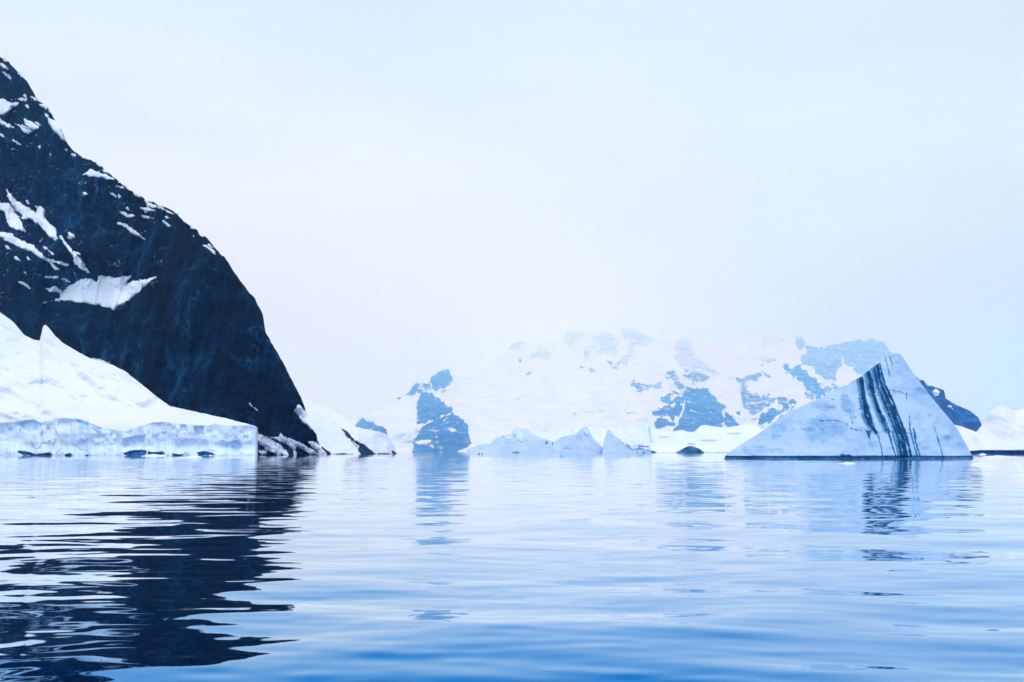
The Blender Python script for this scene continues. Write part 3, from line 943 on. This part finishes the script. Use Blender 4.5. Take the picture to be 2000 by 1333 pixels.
tongue = Relief('glacier', [(902, 890), (912, 880), (930, 868), (960, 852), (985, 848), (1010, 846), (1060, 846), (1110, 838), (1160, 836), (1200, 836), (1240, 834), (1262, 830),
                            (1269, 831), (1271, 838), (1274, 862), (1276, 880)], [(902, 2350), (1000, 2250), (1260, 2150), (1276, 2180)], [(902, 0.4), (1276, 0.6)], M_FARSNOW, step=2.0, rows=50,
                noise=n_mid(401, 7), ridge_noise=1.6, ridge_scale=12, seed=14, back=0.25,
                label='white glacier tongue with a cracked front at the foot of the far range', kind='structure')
for k, pl in enumerate([[(1266, 834), (1270, 832), (1273, 850), (1276, 884), (1272, 884), (1269, 856)]]):
    tongue.patch('blue_hollow_or_shade', pl, M_MIDICE, A=6, width=1.2, rag=0.6, step=1.0, seed=410 + k)  # shadowed end edge of the tongue, painted as a thin bluer strip


def berg(label, ridge_, d0, ta, seed, amp, mat=M_MIDICE, cracks=(), caves=(), **kw):
    b = Relief('iceberg', ridge_, d0, ta, mat, step=1.6, rows=44, noise=n_mid(seed, amp), ridge_noise=2.6, ridge_scale=8, seed=seed, back=kw.pop('back', 0.7),
               label=label, cat='iceberg', **kw)
    for k, c in enumerate(cracks):
        b.patch('blue_hollow_or_shade', c, M_PALEBLUE, A=d0 * 0.0022, width=1.3, rag=3.0, rag_scale=6, step=1.0, seed=seed + 5 + k)
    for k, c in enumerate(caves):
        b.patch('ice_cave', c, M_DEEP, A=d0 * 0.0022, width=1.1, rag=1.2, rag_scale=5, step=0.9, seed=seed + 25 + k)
    return b


berg('low broken pale blue iceberg with a ragged hump, left of the pointed ones',
     [(908, 890), (912, 878), (934, 870), (958, 866), (968, 858), (981, 851), (997, 850), (1008, 835), (1018, 837), (1030, 839), (1044, 850), (1066, 859), (1084, 864), (1092, 880), (1094, 890)],
     1900, 0.5, 430, 7, cracks=[[(981, 850), (996, 850), (1000, 858), (986, 858)], [(1004, 836), (1014, 838), (1022, 846), (1020, 862), (1010, 860), (1004, 850)], [(958, 866), (964, 865), (962, 870)]],
     caves=[[(1066, 862), (1069, 862), (1069, 869), (1066, 868)], [(1078, 862), (1081, 862), (1081, 870), (1078, 869)], [(998, 884), (1010, 882), (1024, 887), (1012, 888), (1000, 888)]], back=0.5)
berg('pale blue iceberg rising to a sharp central point, middle distance',
     [(1076, 890), (1080, 866), (1096, 855), (1120, 849), (1130, 843), (1136, 839), (1143, 833), (1150, 839), (1155, 849), (1159, 858), (1174, 872), (1190, 884), (1192, 890)],
     1750, 0.9, 450, 5, cracks=[[(1138, 838), (1144, 835), (1150, 842), (1146, 848), (1140, 846)], [(1164, 884), (1172, 878), (1184, 880), (1188, 886), (1176, 882)]])
berg('pale blue iceberg with a horn and a long flat dark edged shelf to its right',
     [(1176, 890), (1178, 872), (1181, 856), (1188, 838), (1194, 843), (1199, 849), (1210, 858), (1219, 867), (1232, 871), (1246, 869), (1258, 871), (1269, 871), (1272, 884), (1274, 890)],
     1700, 0.9, 470, 5, cracks=[[(1220, 868), (1232, 872), (1246, 871), (1268, 872), (1268, 880), (1250, 878), (1236, 878), (1222, 874)]],
     caves=[[(1222, 868), (1234, 872), (1244, 871), (1243, 874), (1230, 875)], [(1216, 886), (1226, 885), (1234, 888), (1218, 889)], [(1252, 884), (1260, 882), (1260, 888), (1252, 888)],
            [(1240, 883), (1248, 882), (1246, 885)], [(1246, 871), (1268, 871), (1266, 876), (1250, 874)]])

# ------------------------------------------------------------------ right-hand land
head = Relief('headland', [(1730, 700), (1793, 738), (1805, 744), (1823, 755), (1844, 763), (1847, 779), (1868, 791), (1895, 803), (1910, 815), (1917, 828), (1922, 856), (1930, 890)],
              [(1730, 4600), (1930, 4300)], 1.2, M_HEAD, step=1.8, rows=90, noise=lambda px, py, D: -(fbm(px / 26, py / 30, 4, 501, 0.55, True) * 22 + fbm(px / 8, py / 8, 3, 503, .6) * 5) * 3, ridge_noise=1.6, ridge_scale=8, seed=16, back=1.0,
              label='steep blue rock headland falling behind the striped iceberg', kind='structure')
for k, pl in enumerate([[(1800, 741), (1810, 742), (1822, 755), (1812, 756)], [(1821, 766), (1828, 760), (1836, 766), (1832, 774), (1824, 776)], [(1846, 791), (1856, 793), (1862, 800), (1854, 797)], [(1790, 736), (1800, 742), (1796, 746)]]):
    head.patch('snow_patch', pl, M_SNOWP, A=22, width=1.6, rag=1.6, step=1.0, seed=510 + k)
bank = Relief('snow_bank', [(1800, 862), (1835, 840), (1865, 830), (1880, 834), (1893, 839), (1907, 844), (1925, 822), (1934, 806), (1940, 799), (1950, 794), (1958, 791), (1968, 796), (1979, 802), (2000, 799), (2040, 780), (2120, 760), (2300, 770)],
              [(1800, 900), (1907, 860), (2000, 840), (2300, 800)], [(1800, 0.5), (1907, 0.55), (2300, 0.5)], M_SNOW, step=2.0, rows=80, seed=18, ridge_noise=0.8, back=0.6,
              noise=lambda px, py, D: fbm(px / 45, py / 26, 3, 521) * 9 * smooth(890, 870, py) + 30 * smooth(-9, 9, (px - 1905) + (py - 846) * -1.5) * smooth(1990, 1900, px) * smooth(882, 850, py),
              dents=[([(1890, 882), (1915, 880), (2320, 880), (2320, 900), (1890, 900)], 9.0, 3)],
              label='white snow bank with a small peak and dark waterline at the right edge', kind='structure')
bank.patch('underside_shade', [(1880, 882), (1905, 881.5), (1916, 880), (1922, 882), (2310, 881), (2310, 892), (1880, 892)], M_HEAD, A=2.2, width=1.2, rag=0.9, step=1.0, seed=530)  # dark strip painted in for the shadow under the bank's edge

# ------------------------------------------------------------------ the striped iceberg
BERG_RIDGE = [(1414, 897), (1416, 892), (1420, 887), (1439, 874), (1457, 863), (1475, 852), (1490, 841), (1505, 831), (1526, 814), (1545, 803), (1568, 793), (1590, 783), (1610, 775), (1622, 766), (1640, 757), (1655, 752),
              (1663, 746), (1676, 739), (1684, 735), (1694, 727), (1704, 718), (1718, 709), (1724, 701), (1730, 697), (1738, 694), (1745, 691), (1757, 691), (1762, 696), (1766, 702), (1778, 720), (1790, 738),
              (1805, 757), (1820, 777), (1835, 795), (1850, 813), (1862, 828), (1871, 840), (1880, 856), (1886, 867), (1893, 880), (1899, 891), (1902, 897)]


def n_berg(px, py, D):
    # left flank leans back, a rounded rib at the dirty layers, broad hollows
    hollow = 3.2 * np.exp(-(((px - 1600) / 70) ** 2 + ((py - 842) / 30) ** 2)) + 1.8 * np.exp(-(((px - 1518) / 10) ** 2 + ((py - 842) / 11) ** 2))
    rib = -2.6 * np.exp(-((px - (1735 + (py - 790) * 0.28)) / 38) ** 2)
    lump = -fbm(px / 46, py / 30, 3, 601, 0.5) * 3.6 - fbm(px / 16, py / 16, 3, 603, 0.5) * 0.06
    # stepped layers running with the dark bands
    lay = -fbm((px - (py - 790) * 0.30) / 11, py / 120, 2, 605, 0.5) * 0.7 * smooth(1640, 1690, px)
    foot = -2.4 * smooth(868, 884, py) * smooth(1680, 1560, px)
    und = 1.9 * smooth(890.6, 892.6, py)
    wide = 16 * ((px - 1660) / 240) ** 2
    return hollow + rib + lump + lay + foot + und + wide


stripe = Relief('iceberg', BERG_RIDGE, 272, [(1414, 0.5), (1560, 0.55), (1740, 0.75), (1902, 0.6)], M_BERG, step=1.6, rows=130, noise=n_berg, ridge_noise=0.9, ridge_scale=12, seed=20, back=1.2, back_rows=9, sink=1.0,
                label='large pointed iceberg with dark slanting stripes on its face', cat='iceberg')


def strip(pts):
    """outline of a band from (x, y, width) along its length"""
    L = [(x - w_ / 2, y) for x, y, w_ in pts]
    Rr = [(x + w_ / 2, y) for x, y, w_ in pts]
    return L + Rr[::-1]


def zs(pts):                      # a close study of the face: 5.797 study pixels per photo pixel from (1600, 680)
    return [(1600 + a / 5.797, 680 + b / 5.797, 1.28 * c / 5.797) for a, b, c in pts]


BANDS = [
    [(470, 320, 44), (485, 420, 46), (500, 540, 40), (518, 640, 48), (545, 760, 60), (575, 850, 62), (620, 920, 36), (665, 990, 18)],
    [(552, 255, 36), (575, 330, 52), (590, 430, 52), (612, 530, 40), (640, 600, 34), (672, 700, 40), (715, 800, 44), (752, 890, 34), (795, 980, 22)],
    [(622, 215, 30), (632, 270, 34), (650, 360, 26), (672, 450, 22), (705, 530, 26), (742, 620, 30), (783, 720, 26), (818, 820, 22), (850, 900, 24), (890, 1000, 22), (912, 1120, 26), (930, 1235, 34)],
    [(655, 180, 30), (668, 260, 38), (695, 360, 32), (722, 450, 38), (752, 530, 44), (790, 620, 46), (838, 720, 56), (872, 820, 52), (908, 920, 66), (935, 1020, 56), (960, 1120, 50), (980, 1235, 56)],
    [(682, 165, 14), (712, 300, 22), (750, 430, 26), (790, 510, 24), (840, 620, 24), (885, 740, 26), (925, 830, 22), (960, 930, 30), (990, 1030, 30), (1020, 1130, 26), (1040, 1235, 26)],
]
THIN = [
    [(640, 545, 40), (690, 530, 30), (735, 515, 20)][::-1],
    [(1020, 750, 10), (1025, 850, 12), (1030, 930, 20), (1050, 1010, 16), (1075, 1110, 14), (1115, 1235, 20)],
    [(1065, 900, 10), (1080, 960, 24), (1090, 1060, 20), (1115, 1140, 18), (1145, 1235, 20)],
    [(1300, 890, 16), (1325, 960, 8), (1350, 1050, 16), (1375, 1130, 10), (1400, 1225, 12)],
    [(745, 110, 14), (775, 210, 8), (800, 330, 12)], [(800, 95, 16), (825, 180, 8), (835, 250, 8)],
    [(668, 990, 22), (680, 1050, 14), (705, 1130, 14), (720, 1235, 10)], [(795, 980, 24), (815, 1060, 18), (840, 1140, 16), (870, 1235, 16)], [(825, 940, 20), (850, 1040, 14), (875, 1130, 14), (895, 1235, 12)],
    [(730, 760, 12), (760, 840, 14), (790, 920, 18), (815, 960, 24)], [(545, 620, 12), (575, 730, 12), (605, 830, 18)], [(350, 760, 10), (370, 820, 10), (385, 860, 8)],
    [(560, 930, 60), (560, 990, 30), (575, 1050, 10)], [(990, 500, 12), (985, 540, 8), (995, 600, 6)],
]
CROSS = [[(790, 470), (850, 478), (920, 492), (970, 518), (985, 545), (965, 525), (915, 500), (850, 488), (790, 484)], [(960, 950), (1020, 958), (1080, 962), (1078, 975), (1015, 975), (965, 968)],
         [(0, 815), (100, 810), (230, 822), (310, 850), (330, 880), (300, 862), (220, 835), (100, 828), (0, 835)], [(440, 690), (490, 672), (490, 685), (450, 697)], [(340, 900), (420, 920), (470, 945), (420, 935), (350, 915)],
         [(400, 1130), (440, 1160), (470, 1180), (430, 1168)], [(235, 1215), (260, 1190), (300, 1210), (340, 1200), (370, 1225), (300, 1240), (240, 1240)], [(120, 560), (160, 580), (180, 600), (150, 590)],
         [(1400, 1010), (1440, 1030), (1500, 1070), (1450, 1045)], [(310, 540), (330, 520), (322, 560), (305, 570)]]
# clearer bluish ice beside the dirty layers and low on the left flank
for k, b in enumerate(BANDS[:4]):
    q = [(x - 2.4, y, w_ * 1.25 + 5) for x, y, w_ in zs(b)]
    stripe.patch('clear_ice_zone', strip(q), M_HALO, A=0.10, width=1.0, rag=1.5, rag_scale=6, step=0.9, seed=700 + k, soft=4.5)
for k, c in enumerate([[(1576, 822), (1596, 812), (1622, 812), (1650, 822), (1664, 840), (1640, 850), (1612, 862), (1590, 866), (1572, 850)], [(1506, 856), (1510, 842), (1524, 830), (1534, 836), (1532, 850), (1518, 860)],
                       [(1634, 772), (1652, 764), (1668, 790), (1672, 826), (1658, 812), (1646, 796)], [(1680, 838), (1700, 846), (1716, 862), (1712, 876), (1694, 866)], [(1450, 878), (1490, 872), (1530, 880), (1500, 886), (1460, 886)]]):
    stripe.patch('clear_ice_zone', c, M_FAINT, A=0.09, width=2.0, rag=7.0, rag_scale=14, step=1.3, seed=710 + k, soft=11)
for k, b in enumerate(BANDS):
    q = zs(b)
    stripe.patch('dark_ice_band', strip(q), M_BAND, A=0.22, width=1.0, rag=0.9, rag_scale=5, step=0.8, seed=620 + k)
for k, b in enumerate(THIN):
    stripe.patch('thin_ice_band', strip(zs(b)), M_THIN, A=0.16, width=0.9, rag=0.7, rag_scale=5, step=0.7, seed=640 + k)
for k, c in enumerate(CROSS):
    stripe.patch('crack', [(1600 + a / 5.797, 680 + b / 5.797) for a, b in c], M_THIN, A=0.14, width=0.9, rag=0.8, rag_scale=4, step=0.7, seed=660 + k)
stripe.patch('blue_hollow_or_shade', [(1512, 850), (1514, 842), (1520, 834), (1524, 838), (1529, 846), (1522, 850), (1516, 854)], M_BLUE, A=0.25, width=1.8, rag=1.6, step=1.0, seed=680)
stripe.patch('undercut_shade', [(1408, 891), (1440, 891), (1500, 892), (1560, 890.5), (1640, 892), (1700, 892), (1800, 892), (1895, 890.5), (1904, 890), (1904, 905), (1408, 905)], M_DEEP, A=0.30, width=1.0, rag=1.1, rag_scale=9, step=0.9, seed=690)  # shade of the undercut foot, put into a dark blue band


# ------------------------------------------------------------------ small islets and floating ice
def n_rock(px, py, D):
    return -(fbm(px / 9, py / 7, 4, 701, 0.6, True) * 5)


isl = Relief('islet', [(1316, 890), (1320, 884.5), (1330, 879), (1337, 875), (1343, 872), (1353, 872), (1366, 877), (1374, 883), (1378, 886), (1380, 890)], 1650, 0.6, M_ISLET, step=1.2, rows=30, noise=n_rock, ridge_noise=0.7,
             ridge_scale=5, seed=22, back=0.8, label='small bare blue rock islet in front of the white snow shelf', cat='islet')


def floe(label, px, py, wpx, hpx, mat=M_FLOE, seed=0, group=None, name='ice_floe'):
    """a lump of drift ice: an uneven rounded block sitting in the water"""
    d = CAM_H / -S_of(py)
    c = P(np.array(float(px)), S_of(py), d)
    wid, hei = wpx / FOC * d, hpx / FOC * d
    rng = np.random.default_rng(seed)
    nu, nv = 26, 9
    V = []
    for i in range(nu):
        a = 2 * math.pi * i / nu
        rr = 1 + 0.28 * math.sin(2 * a + rng.random() * 0.3 + seed) + 0.16 * rng.normal()
        for j in range(nv):
            t_ = j / (nv - 1)
            prof = (1 - t_ ** 2.2)
            z = -0.25 * hei + 1.25 * hei * t_ * (0.75 + 0.35 * math.sin(a + seed * 1.3) + 0.08 * rng.normal())
            V.append((math.cos(a) * wid / 2 * rr * max(prof, 0.02), math.sin(a) * min(wid / 2, 6 + hei) * rr * max(prof, 0.02), z))
    V = np.array(V)
    top = V.reshape(nu, nv, 3)[:, -1].mean(0)
    V = V.reshape(nu, nv, 3)
    V[:, -1] = top
    F = [((i * nv + j), ((i + 1) % nu) * nv + j, ((i + 1) % nu) * nv + j + 1, i * nv + j + 1) for i in range(nu) for j in range(nv - 1)]
    base = np.array([c[0], c[1], 0.0])
    o = link_mesh(name, V.reshape(-1, 3) + base, F, mat, base=base)
    return tag(o, label, 'ice floe' if name != 'rock' else 'rock', group)


G = 'small pieces of drift ice on the water'
floe('flat white ice floe just off the glacier front', 370, 893.6, 38, 3.2, seed=1, group=G)
floe('white ice heap lying against the dark caves of the glacier foot', 298, 891.5, 46, 4.5, seed=2, group=G)
floe('white slab of fallen ice near the right end of the glacier front', 436, 890.5, 32, 6, seed=3, group=G)
floe('tiny blue ice block below the pointed distant iceberg', 1098, 892.5, 8, 7, mat=M_BLUE, seed=4, group=G)
floe('long low floe with a blue end beneath the pointed distant iceberg', 1130, 893.0, 44, 5, mat=M_BLUE, seed=5, group=G)
floe('low white growler at the foot of the striped iceberg', 1650, 906.0, 36, 3, seed=6, group=G)
floe('small white floe floating right of the striped iceberg', 1910, 907.5, 28, 4.5, seed=7, group=G)
floe('thin white strip of ice below the right snow bank', 1958, 893.0, 62, 3, seed=8, group=G)
floe('short white floe touching the right tip of the striped iceberg', 1918, 888.5, 20, 3, seed=12, group=G)
floe('faint flat sliver of ice on the water before the rock buttress', 745, 895.5, 56, 1.6, seed=9, group=G)
floe('faint flat sliver of ice below the two dark specks', 948, 897.0, 28, 1.8, seed=10, group=G)
floe('faint flat sliver of ice off the snow ridge', 664, 898.5, 26, 1.6, seed=11, group=G)
floe('tiny dark rock on the left of two specks by the low broken iceberg', 936, 887.6, 4, 2.6, mat=M_SHORE, seed=13, name='rock')
floe('tiny dark rock on the right of two specks by the low broken iceberg', 942, 887.6, 3, 2.2, mat=M_SHORE, seed=14, name='rock')

# ------------------------------------------------------------------ haze
ZTOP = 20 + max(o.location.z + v.co.z for o in COL.objects if o.type == 'MESH' and o.name.startswith('mountain') for v in o.data.vertices)
m, t, o_ = mat_new('haze_air')
pv = N(t, 'ShaderNodeVolumePrincipled')
pv.inputs['Color'].default_value = (0.20, 0.52, 1.0, 1)
pv.inputs['Absorption Color'].default_value = (1, 1, 1, 1)
pv.inputs['Density'].default_value = 0.000104
pv.inputs['Anisotropy'].default_value = 0.75
t.links.new(pv.outputs[0], o_.inputs['Volume'])
hx, y0, y1, z0, z1 = 15000, -2000, 40500, -8, ZTOP
hv = np.array([(a, b, c) for a in (-hx, hx) for b in (y0, y1) for c in (z0, z1)], float)
hf = [(0, 1, 3, 2), (4, 6, 7, 5), (0, 4, 5, 1), (2, 3, 7, 6), (0, 2, 6, 4), (1, 5, 7, 3)]
hz = link_mesh('haze', hv, hf, m, base=np.zeros(3), smooth_shade=False)
tag(hz, 'thin cold mist hanging over the sea and the far mountains', None, None, 'stuff')

print('highest', ZTOP, 'far', max(o.location.y + v.co.y for o in COL.objects if o.name.startswith('mountain') for v in o.data.vertices), 'tris', sum(len(o.data.polygons) for o in COL.objects if o.type == 'MESH') * 2)
